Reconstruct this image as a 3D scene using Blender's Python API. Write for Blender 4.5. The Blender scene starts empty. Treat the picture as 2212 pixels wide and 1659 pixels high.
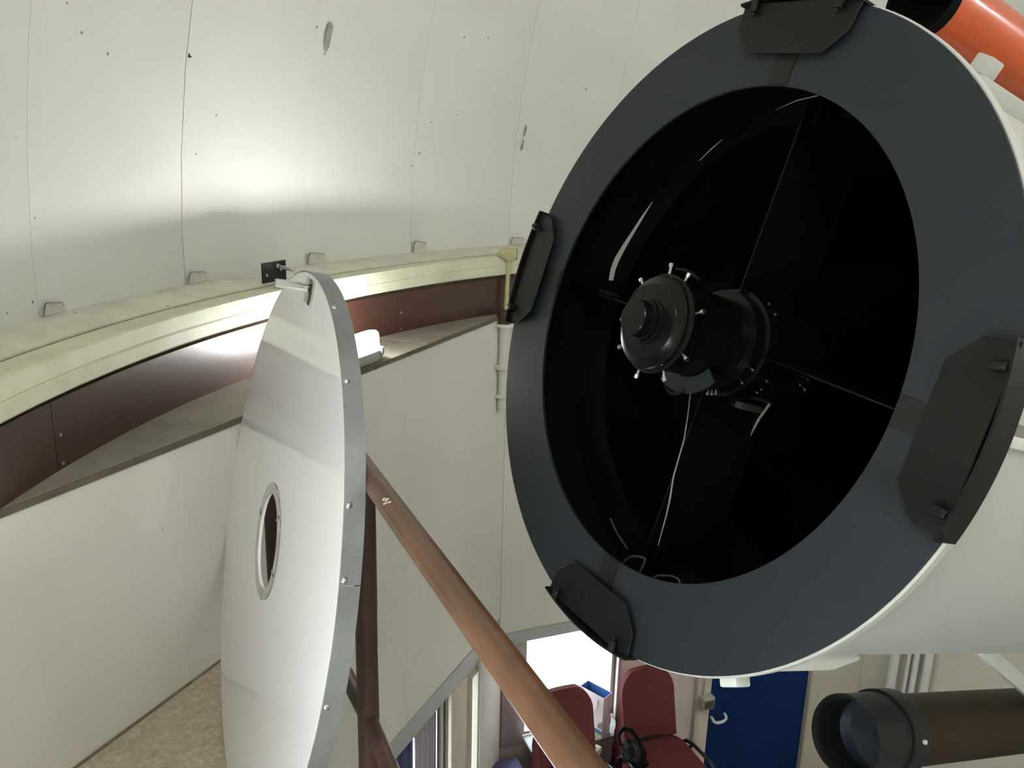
import bpy, bmesh, math, random
from mathutils import Vector, Matrix
random.seed(7)
sc = bpy.context.scene
COL = sc.collection
EYE = 4.5                      # camera height above the lower floor (m)
R_ = math.radians
PI = math.pi

# ------------------------------------------------------------------ camera
def make_camera(pitch=15.2, roll=1.5, f_px=1850.0):
    p, r = R_(pitch), R_(roll)
    fwd = Vector((0, math.cos(p), -math.sin(p)))
    up0 = Vector((0, math.sin(p), math.cos(p)))
    rt0 = Vector((1, 0, 0))
    up = math.cos(r) * up0 - math.sin(r) * rt0
    rt = math.cos(r) * rt0 + math.sin(r) * up0
    cd = bpy.data.cameras.new('camera')
    cd.sensor_fit = 'HORIZONTAL'; cd.sensor_width = 36.0
    cd.lens = 36.0 * f_px / 2212.0
    cd.clip_start = 0.02; cd.clip_end = 200
    co = bpy.data.objects.new('camera', cd)
    m = Matrix((rt, up, -fwd)).transposed().to_4x4()
    m.translation = (0, 0, EYE)
    co.matrix_world = m
    COL.objects.link(co); sc.camera = co
make_camera()
# ------------------------------------------------------------------ world, exposure
w = bpy.data.worlds.new('sky'); sc.world = w; w.use_nodes = True
bg = w.node_tree.nodes['Background']
bg.inputs[0].default_value = (0.86, 0.93, 1.0, 1); bg.inputs[1].default_value = 23.0
sc.view_settings.view_transform = 'Standard'
try: sc.view_settings.look = 'None'
except Exception: pass
sc.view_settings.exposure = -0.1; sc.view_settings.gamma = 1.0
sc.view_settings.use_curve_mapping = False
LAMP_L = 150.0                 # radiance of the bulkhead lenses
ADDED_BATTEN_L = 225.0               # radiance of the added, unseen fluorescent tubes in the dome
ADDED_BATTENS = [(222, 1.6, ''), (318, 1.6, 'added white fluorescent batten on the dome over the rear right wall'), (358, 1.6, 'added white fluorescent batten on the dome over the far right wall')]
# daylight portals in the lower window openings and the added one come with the windows

# ------------------------------------------------------------------ materials
MATS = {}
def mat(name, col, rough=0.5, metal=0.0, var=0.0, vscale=4.0, stretch=(1, 1, 1), bump=0.0, bscale=60.0,
        spec=0.5, coat=0.0, trans=0.0, ior=1.5, emit=0.0, specks=0.0, dirt=None, col2=None, rvar=0.0):
    if name in MATS: return MATS[name]
    m = bpy.data.materials.new(name); m.use_nodes = True
    nt = m.node_tree; N = nt.nodes; L = nt.links
    b = N['Principled BSDF']
    b.inputs['Base Color'].default_value = (*col, 1)
    b.inputs['Roughness'].default_value = rough
    b.inputs['Metallic'].default_value = metal
    b.inputs['Specular IOR Level'].default_value = spec
    b.inputs['Coat Weight'].default_value = coat
    b.inputs['Coat Roughness'].default_value = 0.12
    b.inputs['Transmission Weight'].default_value = trans
    b.inputs['IOR'].default_value = ior
    if emit:
        b.inputs['Emission Color'].default_value = (1.0, 1.0, 0.985, 1)
        b.inputs['Emission Strength'].default_value = emit
    if var or bump or specks or rvar:
        tc = N.new('ShaderNodeTexCoord'); oi = N.new('ShaderNodeObjectInfo')
        mp = N.new('ShaderNodeMapping'); mp.inputs['Scale'].default_value = stretch
        L.new(tc.outputs['Object'], mp.inputs['Vector'])
        wv = N.new('ShaderNodeMath'); wv.operation = 'MULTIPLY'; wv.inputs[1].default_value = 37.0
        L.new(oi.outputs['Random'], wv.inputs[0])
        cur = None
        if var or rvar:
            nz = N.new('ShaderNodeTexNoise'); nz.noise_dimensions = '4D'
            nz.inputs['Scale'].default_value = vscale; nz.inputs['Detail'].default_value = 6
            nz.inputs['Roughness'].default_value = 0.6
            L.new(mp.outputs[0], nz.inputs['Vector']); L.new(wv.outputs[0], nz.inputs['W'])
            rp = N.new('ShaderNodeMapRange'); rp.inputs[1].default_value = 0.3; rp.inputs[2].default_value = 0.7
            L.new(nz.outputs[0], rp.inputs[0])
            if var:
                mx = N.new('ShaderNodeMix'); mx.data_type = 'RGBA'
                c2 = col2 if col2 else tuple(c * (1 - var) for c in col)
                mx.inputs[6].default_value = (*c2, 1)
                mx.inputs[7].default_value = (*(tuple(min(1, c * (1 + var * 0.4)) for c in col) if not col2 else col), 1)
                L.new(rp.outputs[0], mx.inputs[0]); cur = mx.outputs[2]
            if rvar:
                rr = N.new('ShaderNodeMapRange'); rr.inputs[3].default_value = rough - rvar; rr.inputs[4].default_value = rough + rvar
                L.new(rp.outputs[0], rr.inputs[0]); L.new(rr.outputs[0], b.inputs['Roughness'])
        if specks:
            vo = N.new('ShaderNodeTexVoronoi'); vo.inputs['Scale'].default_value = 11.0
            va_ = N.new('ShaderNodeVectorMath'); va_.operation = 'ADD'
            L.new(tc.outputs['Object'], va_.inputs[0]); L.new(wv.outputs[0], va_.inputs[1]); L.new(va_.outputs[0], vo.inputs['Vector'])
            sp = N.new('ShaderNodeSeparateColor'); L.new(vo.outputs['Color'], sp.inputs[0])
            rs = N.new('ShaderNodeMath'); rs.operation = 'MULTIPLY'; rs.inputs[1].default_value = specks
            L.new(sp.outputs[0], rs.inputs[0])
            lt = N.new('ShaderNodeMath'); lt.operation = 'LESS_THAN'
            L.new(vo.outputs['Distance'], lt.inputs[0]); L.new(rs.outputs[0], lt.inputs[1])
            sm = N.new('ShaderNodeMix'); sm.data_type = 'RGBA'
            sm.inputs[6].default_value = (*col, 1)
            if cur: L.new(cur, sm.inputs[6])
            sm.inputs[7].default_value = (col[0] * .35, col[1] * .33, col[2] * .28, 1)
            L.new(lt.outputs[0], sm.inputs[0]); cur = sm.outputs[2]
        if cur: L.new(cur, b.inputs['Base Color'])
        if bump:
            n2 = N.new('ShaderNodeTexNoise'); n2.inputs['Scale'].default_value = bscale; n2.inputs['Detail'].default_value = 3
            L.new(mp.outputs[0], n2.inputs['Vector'])
            bp = N.new('ShaderNodeBump'); bp.inputs['Strength'].default_value = bump; bp.inputs['Distance'].default_value = 0.01
            L.new(n2.outputs[0], bp.inputs['Height']); L.new(bp.outputs[0], b.inputs['Normal'])
    MATS[name] = m
    return m

def clear_pane(name):
    m = bpy.data.materials.new(name); m.use_nodes = True
    nt = m.node_tree; N = nt.nodes; L = nt.links
    N.remove(N['Principled BSDF'])
    t = N.new('ShaderNodeBsdfTransparent'); g = N.new('ShaderNodeBsdfGlossy'); g.inputs['Roughness'].default_value = 0.02
    t.inputs[0].default_value = (0.94, 0.97, 0.96, 1)
    mx = N.new('ShaderNodeMixShader'); mx.inputs[0].default_value = 0.07
    L.new(t.outputs[0], mx.inputs[1]); L.new(g.outputs[0], mx.inputs[2])
    L.new(mx.outputs[0], N['Material Output'].inputs[0])
    return m

def carpet_mat():
    m = mat('carpet', (0.60, 0.53, 0.41), rough=0.95, var=0.35, vscale=60, bump=0.6, bscale=260, spec=0.1)
    nt = m.node_tree; N = nt.nodes; L = nt.links
    b = N['Principled BSDF']
    src = b.inputs['Base Color'].links[0].from_socket
    tc = N.new('ShaderNodeTexCoord'); mp = N.new('ShaderNodeMapping')
    mp.inputs['Rotation'].default_value = (0, 0, R_(40)); L.new(tc.outputs['Object'], mp.inputs['Vector'])
    br = N.new('ShaderNodeTexBrick'); br.offset = 0.5
    br.inputs['Scale'].default_value = 26; br.inputs['Mortar Size'].default_value = 0.055; br.inputs['Mortar Smooth'].default_value = 0.6
    br.inputs['Brick Width'].default_value = 0.9; br.inputs['Row Height'].default_value = 0.55
    L.new(mp.outputs[0], br.inputs['Vector'])
    mx = N.new('ShaderNodeMix'); mx.data_type = 'RGBA'
    L.new(br.outputs['Fac'], mx.inputs[0]); L.new(src, mx.inputs[6]); mx.inputs[7].default_value = (0.56, 0.42, 0.29, 1)
    L.new(mx.outputs[2], b.inputs['Base Color'])
    return m

dome_paint = mat('dome_paint', (0.70, 0.702, 0.648), rough=0.6, var=0.06, vscale=2.0, specks=0.062, bump=0.03, bscale=14)
flap_paint = mat('flap_paint', (0.66, 0.645, 0.58), rough=0.7, var=0.15, vscale=25)
peel_paint = mat('peeled_grey', (0.30, 0.31, 0.265), rough=0.8, var=0.15, vscale=20)
gap_dark = mat('gap_dark', (0.03, 0.028, 0.022), rough=0.9)
ring_paint = mat('ring_paint', (0.68, 0.69, 0.52), rough=0.5, var=0.32, vscale=7, col2=(0.52, 0.52, 0.37), specks=0.08)
strip_paint = mat('strip_paint', (0.68, 0.67, 0.56), rough=0.6, var=0.2, vscale=9, specks=0.08)
grime = mat('grime_brown', (0.24, 0.19, 0.115), rough=0.8, var=0.5, vscale=20)
fascia_wood = mat('dark_wood_laminate', (0.066, 0.025, 0.016), rough=0.31, var=0.6, vscale=5, stretch=(1.2, 1.2, 34), col2=(0.032, 0.013, 0.009), rvar=0.02)
ledge_board = mat('ledge_board', (0.26, 0.235, 0.185), rough=0.7, var=0.3, vscale=8)
ledge_edge = mat('ledge_edge', (0.13, 0.11, 0.075), rough=0.8, var=0.3, vscale=20)
wall_paint = mat('wall_paint', (0.76, 0.735, 0.66), rough=0.65, var=0.07, vscale=1.8, specks=0.045, bump=0.02, bscale=18)
wall_low = mat('lower_wall_paint', (0.58, 0.53, 0.43), rough=0.7, var=0.05, vscale=2)
wall_pink = mat('pinkish_wall_paint', (0.76, 0.64, 0.60), rough=0.7, var=0.05, vscale=2)
beam_paint = mat('beam_paint', (0.46, 0.48, 0.48), rough=0.6, var=0.06, vscale=3)
frame_white = mat('frame_white', (0.70, 0.68, 0.64), rough=0.45, var=0.05, vscale=5)
frame_dark = mat('frame_dark', (0.055, 0.04, 0.035), rough=0.5)
frame_alu = mat('frame_aluminium', (0.45, 0.42, 0.40), rough=0.4, metal=0.3)
cream_paint = mat('cream_column_paint', (0.60, 0.53, 0.43), rough=0.6, var=0.06, vscale=4)
lower_floor_mat = mat('vinyl_floor', (0.16, 0.16, 0.19), rough=0.5, var=0.1, vscale=3)
door_blue = mat('door_blue', (0.0008, 0.020, 0.11), rough=0.6, spec=0.2, var=0.15, vscale=3)
door_white = mat('handle_white', (0.72, 0.72, 0.70), rough=0.35)
steel = mat('steel', (0.62, 0.62, 0.60), rough=0.28, metal=1.0)
black_paint = mat('black_paint', (0.008, 0.008, 0.0075), rough=0.5, spec=0.3, var=0.2, vscale=30)
black_matt = mat('black_matt', (0.0025, 0.0025, 0.0025), rough=0.8, spec=0.08)
annulus_grey = mat('slate_grey_paint', (0.0150, 0.0190, 0.0235), rough=0.5, var=0.10, vscale=6, stretch=(1, 40, 1), spec=0.28, bump=0.02, bscale=5)
pad_black = mat('pad_black', (0.0075, 0.0075, 0.007), rough=0.45, var=0.25, vscale=30, spec=0.2)
gloss_black = mat('gloss_black', (0.0035, 0.0035, 0.0033), rough=0.25, spec=0.2, var=0.2, vscale=40, specks=0.05)
tube_cream = mat('tube_cream', (0.56, 0.565, 0.51), rough=0.42, var=0.06, vscale=3)
white_metal = mat('white_enamel', (0.74, 0.75, 0.70), rough=0.4, var=0.08, vscale=12)
orange = mat('orange_paint', (0.60, 0.095, 0.018), rough=0.28, var=0.06, vscale=4, coat=0.3)
bronze = mat('bronze_brown', (0.038, 0.025, 0.011), rough=0.5, spec=0.12, var=0.2, vscale=10)
blue_glass = mat('coated_lens', (0.010, 0.016, 0.026), rough=0.06, spec=0.7)
disc_white = mat('disc_white', (0.92, 0.93, 0.95), rough=0.06, spec=0.7, var=0.03, vscale=1.5)
galv = mat('galvanised_sheet', (0.33, 0.34, 0.345), rough=0.5, metal=0.75, var=0.35, vscale=6, rvar=0.08)
acrylic = mat('clear_acrylic', (0.96, 0.98, 0.97), rough=0.03, trans=1.0, ior=1.49)
rail_brown = mat('rail_brown', (0.130, 0.065, 0.036), rough=0.28, var=0.4, vscale=6, specks=0.012)
post_brown = mat('post_brown', (0.062, 0.028, 0.020), rough=0.42, var=0.25, vscale=8)
chip_white = mat('paint_chip', (0.62, 0.55, 0.5), rough=0.7)
pale_yellow = mat('pale_yellow_paint', (0.50, 0.48, 0.27), rough=0.55, var=0.25, vscale=25, col2=(0.36, 0.33, 0.17))
rust = mat('rust', (0.055, 0.032, 0.020), rough=0.85, var=0.5, vscale=40)
lamp_grey = mat('lamp_base_grey', (0.36, 0.36, 0.33), rough=0.5)
lens_mat = mat('lamp_lens', (0.9, 0.9, 0.88), rough=0.3, emit=LAMP_L)
maroon = mat('maroon_fabric', (0.125, 0.030, 0.031), rough=0.85, var=0.2, vscale=60, bump=0.25, bscale=400, spec=0.2)
chair_black = mat('chair_black', (0.014, 0.013, 0.012), rough=0.4)
paper_white = mat('paper_white', (0.80, 0.80, 0.84), rough=0.6)
paper_blue = mat('paper_blue', (0.06, 0.17, 0.42), rough=0.6)
paper_green = mat('paper_green', (0.42, 0.60, 0.10), rough=0.6)
print_grey = mat('print_grey', (0.28, 0.29, 0.30), rough=0.7)
sill_grey = mat('sill_grey', (0.27, 0.30, 0.31), rough=0.5)
cloth_black = mat('black_nylon', (0.003, 0.003, 0.003), rough=0.75, spec=0.1, bump=0.4, bscale=40)
tag_cream = mat('tag_cream', (0.48, 0.43, 0.35), rough=0.7)
wood_pale = mat('pale_wood', (0.50, 0.28, 0.18), rough=0.5, var=0.2, vscale=5, stretch=(1, 1, 14))
lavender = mat('lavender_fabric', (0.44, 0.38, 0.45), rough=0.85)
navy_fabric = mat('slate_blue_fabric', (0.085, 0.095, 0.19), rough=0.85)
pipe_white = mat('pipe_white', (0.70, 0.68, 0.64), rough=0.45)
cable_grey = mat('ribbon_grey', (0.20, 0.195, 0.18), rough=0.5)
cord_grey = mat('cord_grey', (0.05, 0.052, 0.048), rough=0.5)
ground_mat = mat('pale_ground', (0.75, 0.75, 0.74), rough=0.9)
box_grey = mat('meter_grey', (0.40, 0.39, 0.34), rough=0.5)
box_dark = mat('meter_window', (0.09, 0.085, 0.06), rough=0.3)
carpet = carpet_mat()
pane = clear_pane('window_glass')

# ------------------------------------------------------------------ mesh helpers
class G:
    def __init__(s): s.bm = bmesh.new()
    def face(s, pts):
        try: return s.bm.faces.new([s.bm.verts.new(p) for p in pts])
        except ValueError: return None
    def box(s, x0, x1, y0, y1, z0, z1, M=None):
        v = [s.bm.verts.new(((M @ Vector(p)) if M else p)) for p in
             [(x0, y0, z0), (x1, y0, z0), (x1, y1, z0), (x0, y1, z0), (x0, y0, z1), (x1, y0, z1), (x1, y1, z1), (x0, y1, z1)]]
        for f in [(0, 3, 2, 1), (4, 5, 6, 7), (0, 1, 5, 4), (1, 2, 6, 5), (2, 3, 7, 6), (3, 0, 4, 7)]:
            s.bm.faces.new([v[i] for i in f])
        return s
    def prism(s, poly, z0, z1, M=None):
        T = (lambda p: M @ Vector(p)) if M else (lambda p: p)
        a = [s.bm.verts.new(T((x, y, z0))) for x, y in poly]; b = [s.bm.verts.new(T((x, y, z1))) for x, y in poly]
        n = len(poly)
        s.bm.faces.new(a[::-1]); s.bm.faces.new(b)
        for i in range(n): s.bm.faces.new([a[i], a[(i + 1) % n], b[(i + 1) % n], b[i]])
        return s
    def cyl(s, p0, p1, r, seg=20, r2=None, caps=True):
        p0, p1 = Vector(p0), Vector(p1); d = (p1 - p0).normalized()
        q = d.to_track_quat('Z', 'Y').to_matrix(); r2 = r if r2 is None else r2
        ra = [s.bm.verts.new(p0 + q @ Vector((r * math.cos(2 * PI * i / seg), r * math.sin(2 * PI * i / seg), 0))) for i in range(seg)]
        rb = [s.bm.verts.new(p1 + q @ Vector((r2 * math.cos(2 * PI * i / seg), r2 * math.sin(2 * PI * i / seg), 0))) for i in range(seg)]
        for i in range(seg): s.bm.faces.new([ra[i], ra[(i + 1) % seg], rb[(i + 1) % seg], rb[i]])
        if caps: s.bm.faces.new(ra[::-1]); s.bm.faces.new(rb)
        return s
    def lathe(s, prof, seg=64, closed=False, a0=0.0, a1=2 * PI, M=None):
        full = abs(a1 - a0 - 2 * PI) < 1e-6
        n = seg if full else seg + 1
        rings = []
        for i in range(n):
            a = a0 + (a1 - a0) * i / seg; ca, sa = math.cos(a), math.sin(a)
            rings.append([s.bm.verts.new((M @ Vector((r * ca, r * sa, z))) if M else (r * ca, r * sa, z)) for r, z in prof])
        m = len(prof)
        for i in range(seg):
            A, B = rings[i], rings[(i + 1) % n]
            for j in range(m if closed else m - 1):
                k = (j + 1) % m
                try: s.bm.faces.new([A[j], B[j], B[k], A[k]])
                except ValueError: pass
        if not full and closed:
            s.bm.faces.new(rings[0][::-1]); s.bm.faces.new(rings[-1])
        return s
    def tube(s, pts, r, seg=10, caps=True):
        pts = [Vector(p) for p in pts]; n = len(pts); rings = []
        prev = None
        for i, p in enumerate(pts):
            d = (pts[min(i + 1, n - 1)] - pts[max(i - 1, 0)]).normalized()
            if prev is None:
                a = Vector((0, 0, 1)) if abs(d.z) < 0.9 else Vector((1, 0, 0))
                x = d.cross(a).normalized()
            else:
                x = (prev - d * prev.dot(d)).normalized()
            y = d.cross(x); prev = x
            rr = r[i] if isinstance(r, (list, tuple)) else r
            rings.append([s.bm.verts.new(p + rr * (math.cos(2 * PI * k / seg) * x + math.sin(2 * PI * k / seg) * y)) for k in range(seg)])
        for i in range(n - 1):
            for k in range(seg):
                s.bm.faces.new([rings[i][k], rings[i][(k + 1) % seg], rings[i + 1][(k + 1) % seg], rings[i + 1][k]])
        if caps: s.bm.faces.new(rings[0][::-1]); s.bm.faces.new(rings[-1])
        return s
    def mesh(s, name, m, bevel=0.0, bseg=2, smooth=35):
        if bevel:
            bmesh.ops.remove_doubles(s.bm, verts=s.bm.verts, dist=1e-6)
            bmesh.ops.recalc_face_normals(s.bm, faces=s.bm.faces)
            es = [e for e in s.bm.edges if len(e.link_faces) == 2 and e.calc_face_angle(0) > R_(30)]
            bmesh.ops.bevel(s.bm, geom=es, offset=bevel, segments=bseg, profile=0.5, affect='EDGES', clamp_overlap=True)
        else:
            bmesh.ops.recalc_face_normals(s.bm, faces=s.bm.faces)
        me = bpy.data.meshes.new(name); s.bm.to_mesh(me); s.bm.free()
        me.materials.append(m)
        if smooth:
            me.shade_smooth(); me.set_sharp_from_angle(angle=R_(smooth))
        return me
    def obj(s, name, m, parent=None, **k):
        return link(name, s.mesh(name, m, **k), parent)

def link(name, me, parent=None, M=None):
    o = bpy.data.objects.new(name, me); COL.objects.link(o)
    if parent: o.parent = parent
    if M is not None: o.matrix_basis = M
    return o
def tag(o, label=None, cat=None, group=None, kind=None):
    if label: o['label'] = label
    if cat: o['category'] = cat
    if group: o['group'] = group
    if kind: o['kind'] = kind
    return o
def thing(name, label, cat, M=None, group=None):
    o = bpy.data.objects.new(name, None); COL.objects.link(o); o.empty_display_size = 0.1
    if M is not None: o.matrix_world = M
    return tag(o, label, cat, group)
def dup(root, M, label=None, group=None):
    r = root.copy(); COL.objects.link(r); r.matrix_world = M
    if label: r['label'] = label
    if group: r['group'] = group
    for ch in list(root.children):
        c = ch.copy(); COL.objects.link(c); c.parent = r
        for g in list(ch.children):
            d = g.copy(); COL.objects.link(d); d.parent = c
    return r
def frame(x, y, z, o):
    m = Matrix((x, y, z)).transposed().to_4x4(); m.translation = o; return m
def TR(x, y, z, rz=0): return Matrix.Translation((x, y, z)) @ Matrix.Rotation(rz, 4, 'Z')

# ------------------------------------------------------------------ dimensions of the place
CX, CY = 2.38, 1.677           # dome centre (camera stands at 0, 0)
AP = 3.19                      # apothem of the octagonal room
PH0 = math.atan2(0.394, -0.919)
HALF = AP * math.tan(PI / 8)
Z_LEDGE = EYE - 0.765
Z_PLAT = EYE - 1.487
SET7 = 0.095                   # the near left wall stands a little further out
def wall_M(k):
    ph = PH0 - k * PI / 4; ap = AP + (SET7 if k == 7 else 0)
    return TR(CX + ap * math.cos(ph), CY + ap * math.sin(ph), EYE, ph - PI / 2)
def ext(k):                    # how far wall k reaches to its left and right end
    e = SET7 * math.sqrt(2)
    return {0: (HALF + e, HALF), 6: (HALF, HALF + e), 7: (HALF - SET7, HALF - SET7)}.get(k, (HALF, HALF))

# ------------------------------------------------------------------ dome (ceiling)
ZB = EYE - 0.47
RD = 3.74
shell = G()
shell.lathe([((RD + 0.03) * math.cos(R_(e)), (RD + 0.03) * math.sin(R_(e))) for e in range(-2, 91, 4)], 70)
ceiling = shell.obj('ceiling', gap_dark); ceiling.location = (CX, CY, ZB); tag(ceiling, kind='structure')
NG = 36; STEP = 2 * PI / NG; A_SEAM = R_(170.2)
def gore(gap):
    g = G(); rows = []
    els = [-1.5 + 91 * i / 22 for i in range(23)]
    for off in (0.0, 0.006):
        grid = []
        for e in els:
            rr = (RD + off) * math.cos(R_(e)); z = (RD + off) * math.sin(R_(e)); row = []
            hw = max(STEP / 2 - gap / max(rr, 0.05), 0.001)
            for j in range(5):
                a = hw * (j / 2 - 1)
                flat = rr * math.cos(STEP / 2) / math.cos(a)
                q = 0.45 * flat + 0.55 * rr + 0.45 * rr * (1 - math.cos(STEP / 2)) * 0.5
                row.append(g.bm.verts.new((q * math.cos(a), q * math.sin(a), z)))
            grid.append(row)
        rows.append(grid)
    n = len(els)
    for gi, grid in enumerate(rows):
        for i in range(n - 1):
            for j in range(4):
                f = [grid[i][j], grid[i][j + 1], grid[i + 1][j + 1], grid[i + 1][j]]
                g.bm.faces.new(f if gi else f[::-1])
    for i in range(n - 1):
        for j in (0, 4):
            g.bm.faces.new([rows[0][i][j], rows[0][i + 1][j], rows[1][i + 1][j], rows[1][i][j]])
    return g.mesh('panel', dome_paint, smooth=12)
gore_me = gore(0.0007)
fl = G()
fl.face([(0, 0.002, -.004), (0, 0.098, -.004), (-.004, 0.068, 0.040), (-.006, 0.03, 0.046), (-.004, 0.004, 0.050)])
flap_me = fl.mesh('flap', flap_paint, smooth=0)
crack_me = G().tube([(-.001, 0.0, -.004), (-.004, .001, .03), (-.006, 0.004, 0.0515), (-.008, 0.03, 0.0475), (-.006, 0.068, 0.041), (-.005, .08, .025)], [.0012, .0016, .0022, .0012, .0013, .0006], 6).mesh('crack', grime)
for i in range(NG):
    a = A_SEAM - STEP * (i + 0.5)
    extra = R_(0.030) if i == 1 else 0.0                 # one seam has sprung open
    link('panel', gore_me, ceiling, Matrix.Rotation(a - extra, 4, 'Z'))
    s = A_SEAM - STEP * i
    m = Matrix.Rotation(s - 0.001, 4, 'Z') @ Matrix.Translation((RD - 0.010, 0, 0.0)) @ Matrix.Diagonal((1, -(1.0 + .25 * ((i * 7) % 3) / 2), 0.7 + 0.3 * ((i * 5) % 4) / 3, 1)) @ Matrix.Rotation(R_(-5), 4, 'Y')
    link('flap', flap_me, ceiling, m); link('crack', crack_me, ceiling, m)
# peeled paint patch
def dome_pt(az, el, off=0.0):
    return Vector(((RD - off) * math.cos(el) * math.cos(az), (RD - off) * math.cos(el) * math.sin(az), (RD - off) * math.sin(el)))
def dome_patch(name, az, el, pts, m, off=0.007):
    g = G(); vs = []
    o = dome_pt(az, el, off)
    ex = Vector((math.sin(az), -math.cos(az), 0)); nrm = -dome_pt(az, el).normalized(); ey = nrm.cross(ex) * -1
    if ey.z < 0: ey = -ey
    top = [o + ex * x + ey * y + nrm * (0.006 * math.sin(4 * i)) for i, (x, y) in enumerate(pts)]
    g.face(top)
    return g.obj(name, m, ceiling, smooth=0)
PEEL = [(-.012, .048), (.004, .052), (.014, .040), (.017, .012), (.013, -.018), (.006, -.038), (.012, -.05), (.002, -.05), (-.006, -.066), (-.011, -.072), (-.004, -.052), (-.012, -.046), (-.017, -.02), (-.02, .012)]
dome_patch('peeled_paint', R_(149.35), math.asin((0.41 + 0.47) / RD), PEEL, peel_paint)
CR = [(-.002, .03), (.006, .034), (.003, .02), (.007, -.012), (-.004, -.03), (-.007, -.01)]
dome_patch('peeled_paint', R_(129.6), math.asin((0.03 + 0.47) / RD), CR, peel_paint)
dome_patch('peeled_paint', R_(129.5), math.asin((0.10 + 0.47) / RD), CR, peel_paint)
dome_patch('peeled_paint', R_(160.2), math.asin((0.27 + 0.47) / RD), [(-.002, .008), (.003, .010), (.008, -.003), (.002, -.006), (-.001, -.003)], gap_dark)

# ------------------------------------------------------------------ rotating ring, fascia, ledge
def ring(name, prof, m, seg=144, closed=True):
    g = G().lathe(prof, seg, closed); o = g.obj(name, m, smooth=25); o.location = (CX, CY, EYE)
    return tag(o, kind='structure')
ring('trim_1', [(3.80, -.472), (3.70, -.476), (3.665, -.476), (3.562, -.488), (3.560, -.50), (3.80, -.50)], strip_paint)
ring('trim_2', [(3.60, -.487), (3.552, -.4945), (3.548, -.4945), (3.545, -.50), (3.60, -.505)], grime)
ring('trim_3', [(3.552, -.493), (3.450, -.484), (3.441, -.488), (3.440, -.528), (3.442, -.532), (3.440, -.536), (3.440, -.570), (3.444, -.575), (3.552, -.577)], ring_paint)
curb = ring('trim_4', [(3.62, -.50), (3.62, -.80), (3.64, -.80), (3.64, -.50)], grime)
fascia = ring('trim_5', [(3.50, -.578), (3.50, -.775), (3.52, -.775), (3.52, -.578)], grime)
fp = G().lathe([(3.466, -.594), (3.466, -.768), (3.478, -.768), (3.478, -.594)], 20, True, R_(0.012), R_(29.97))
fpm = fp.mesh('panel', fascia_wood, smooth=25)
sg = G().cyl((0, 0, 0), (0.0035, 0, 0), 0.0042, 10)
scm = sg.mesh('screw', steel)
for i in range(12):
    a = R_(176.1 + 30 * i)
    link('panel', fpm, fascia, Matrix.Rotation(a, 4, 'Z'))
    for da, z in ((-0.006, -.680), (-0.0055, -.752)):
        link('screw', scm, fascia, Matrix.Rotation(a + da, 4, 'Z') @ Matrix.Translation((3.4625, 0, z)))
ledge = bpy.data.objects.new('trim_6', None); COL.objects.link(ledge); tag(ledge, kind='structure'); ledge.location = (CX, CY, EYE)
for k in range(8):
    M = ledge.matrix_world.inverted() @ Matrix.Translation((-CX, -CY, -EYE)) @ wall_M(k)
    for u0, u1, d in ((-1, -.27, 0.0), (-.268, .52, -0.002), (.522, 1, -.001)):
        e0 = -(ext(k)[0] + .152) if u0 == -1 else u0; e1 = ext(k)[1] + .152 if u1 == 1 else u1
        f0 = -ext(k)[0] if u0 == -1 else u0; f1 = ext(k)[1] if u1 == 1 else u1
        g = G().prism([(f0, -.002), (f1, -.002), (e1, .43), (e0, .43)], -.785, -.765 + d)
        link('board', g.mesh('board', ledge_board, bevel=0.0015, bseg=1), ledge, M)
    g = G().box(-ext(k)[0], ext(k)[1], -.006, -.002, -.783, -.766)
    link('edge_strip', g.mesh('edge_strip', ledge_edge), ledge, M)

# ------------------------------------------------------------------ octagon walls
def wall_body(name, k, th, z0, z1, ops, m):
    """ops: (u0, u1, z0, z1) openings, left to right; inner face at y = .014"""
    g = G(); y0 = 0.014
    def strip(u0, u1, a, b):
        e = math.tan(PI / 8)
        f0, b0 = (-(ext(k)[0] + y0 * e), -(ext(k)[0] + th * e)) if u0 is None else (u0, u0)
        f1, b1 = ((ext(k)[1] + y0 * e), (ext(k)[1] + th * e)) if u1 is None else (u1, u1)
        g.prism([(f0, y0), (f1, y0), (b1, th), (b0, th)], a, b)
    prev = None
    for (u0, u1, a, b) in ops:
        strip(prev, u0, z0, z1); strip(u0, u1, z0, a); strip(u0, u1, b, z1); prev = u1
    strip(prev, None, z0, z1)
    o = g.obj(name, m, smooth=0); o.matrix_world = wall_M(k)
    return tag(o, kind='structure')
ZF = -EYE
def panels(wall, us, z0, z1, m):
    for u0, u1 in zip(us[:-1], us[1:]):
        G().box(u0 + .0007, u1 - .0007, 0, .013, z0, z1).obj('panel', m, wall, bevel=0.0012, bseg=1, smooth=0)
wall_left = wall_body('wall_left', 0, .20, ZF, -.785, [(-1.25, .735, -3.75, -2.545), (.971, 1.051, -4.0, -2.60)], wall_low)
panels(wall_left, (-ext(0)[0], .335, HALF), -2.44, -.786, wall_paint)
wall_back = wall_body('wall_back', 1, .36, ZF, -.785, [(-1.165, -.575, -3.27, -2.60), (.085, .915, ZF, -2.44)], wall_pink)
panels(wall_back, (-HALF, -.30, .9, HALF), -2.544, -.786, wall_paint)
wall_right = wall_body('wall_right', 2, .20, ZF, -.785, [], wall_low)
panels(wall_right, (-HALF, -.1, HALF), -2.50, -.786, wall_paint)
wall_near = wall_body('wall_near_left', 7, .20, ZF, -.785, [(-.98, .02, -1.44, -.80)], wall_paint)
for nm, k in (('wall_far_right', 3), ('wall_rear_right', 4), ('wall_rear', 5), ('wall_rear_left', 6)):
    wo = wall_body(nm, k, .20, ZF, -.785, [], wall_low)
    panels(wo, (-ext(k)[0], .1, ext(k)[1]), -2.50, -.786, wall_paint)
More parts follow.
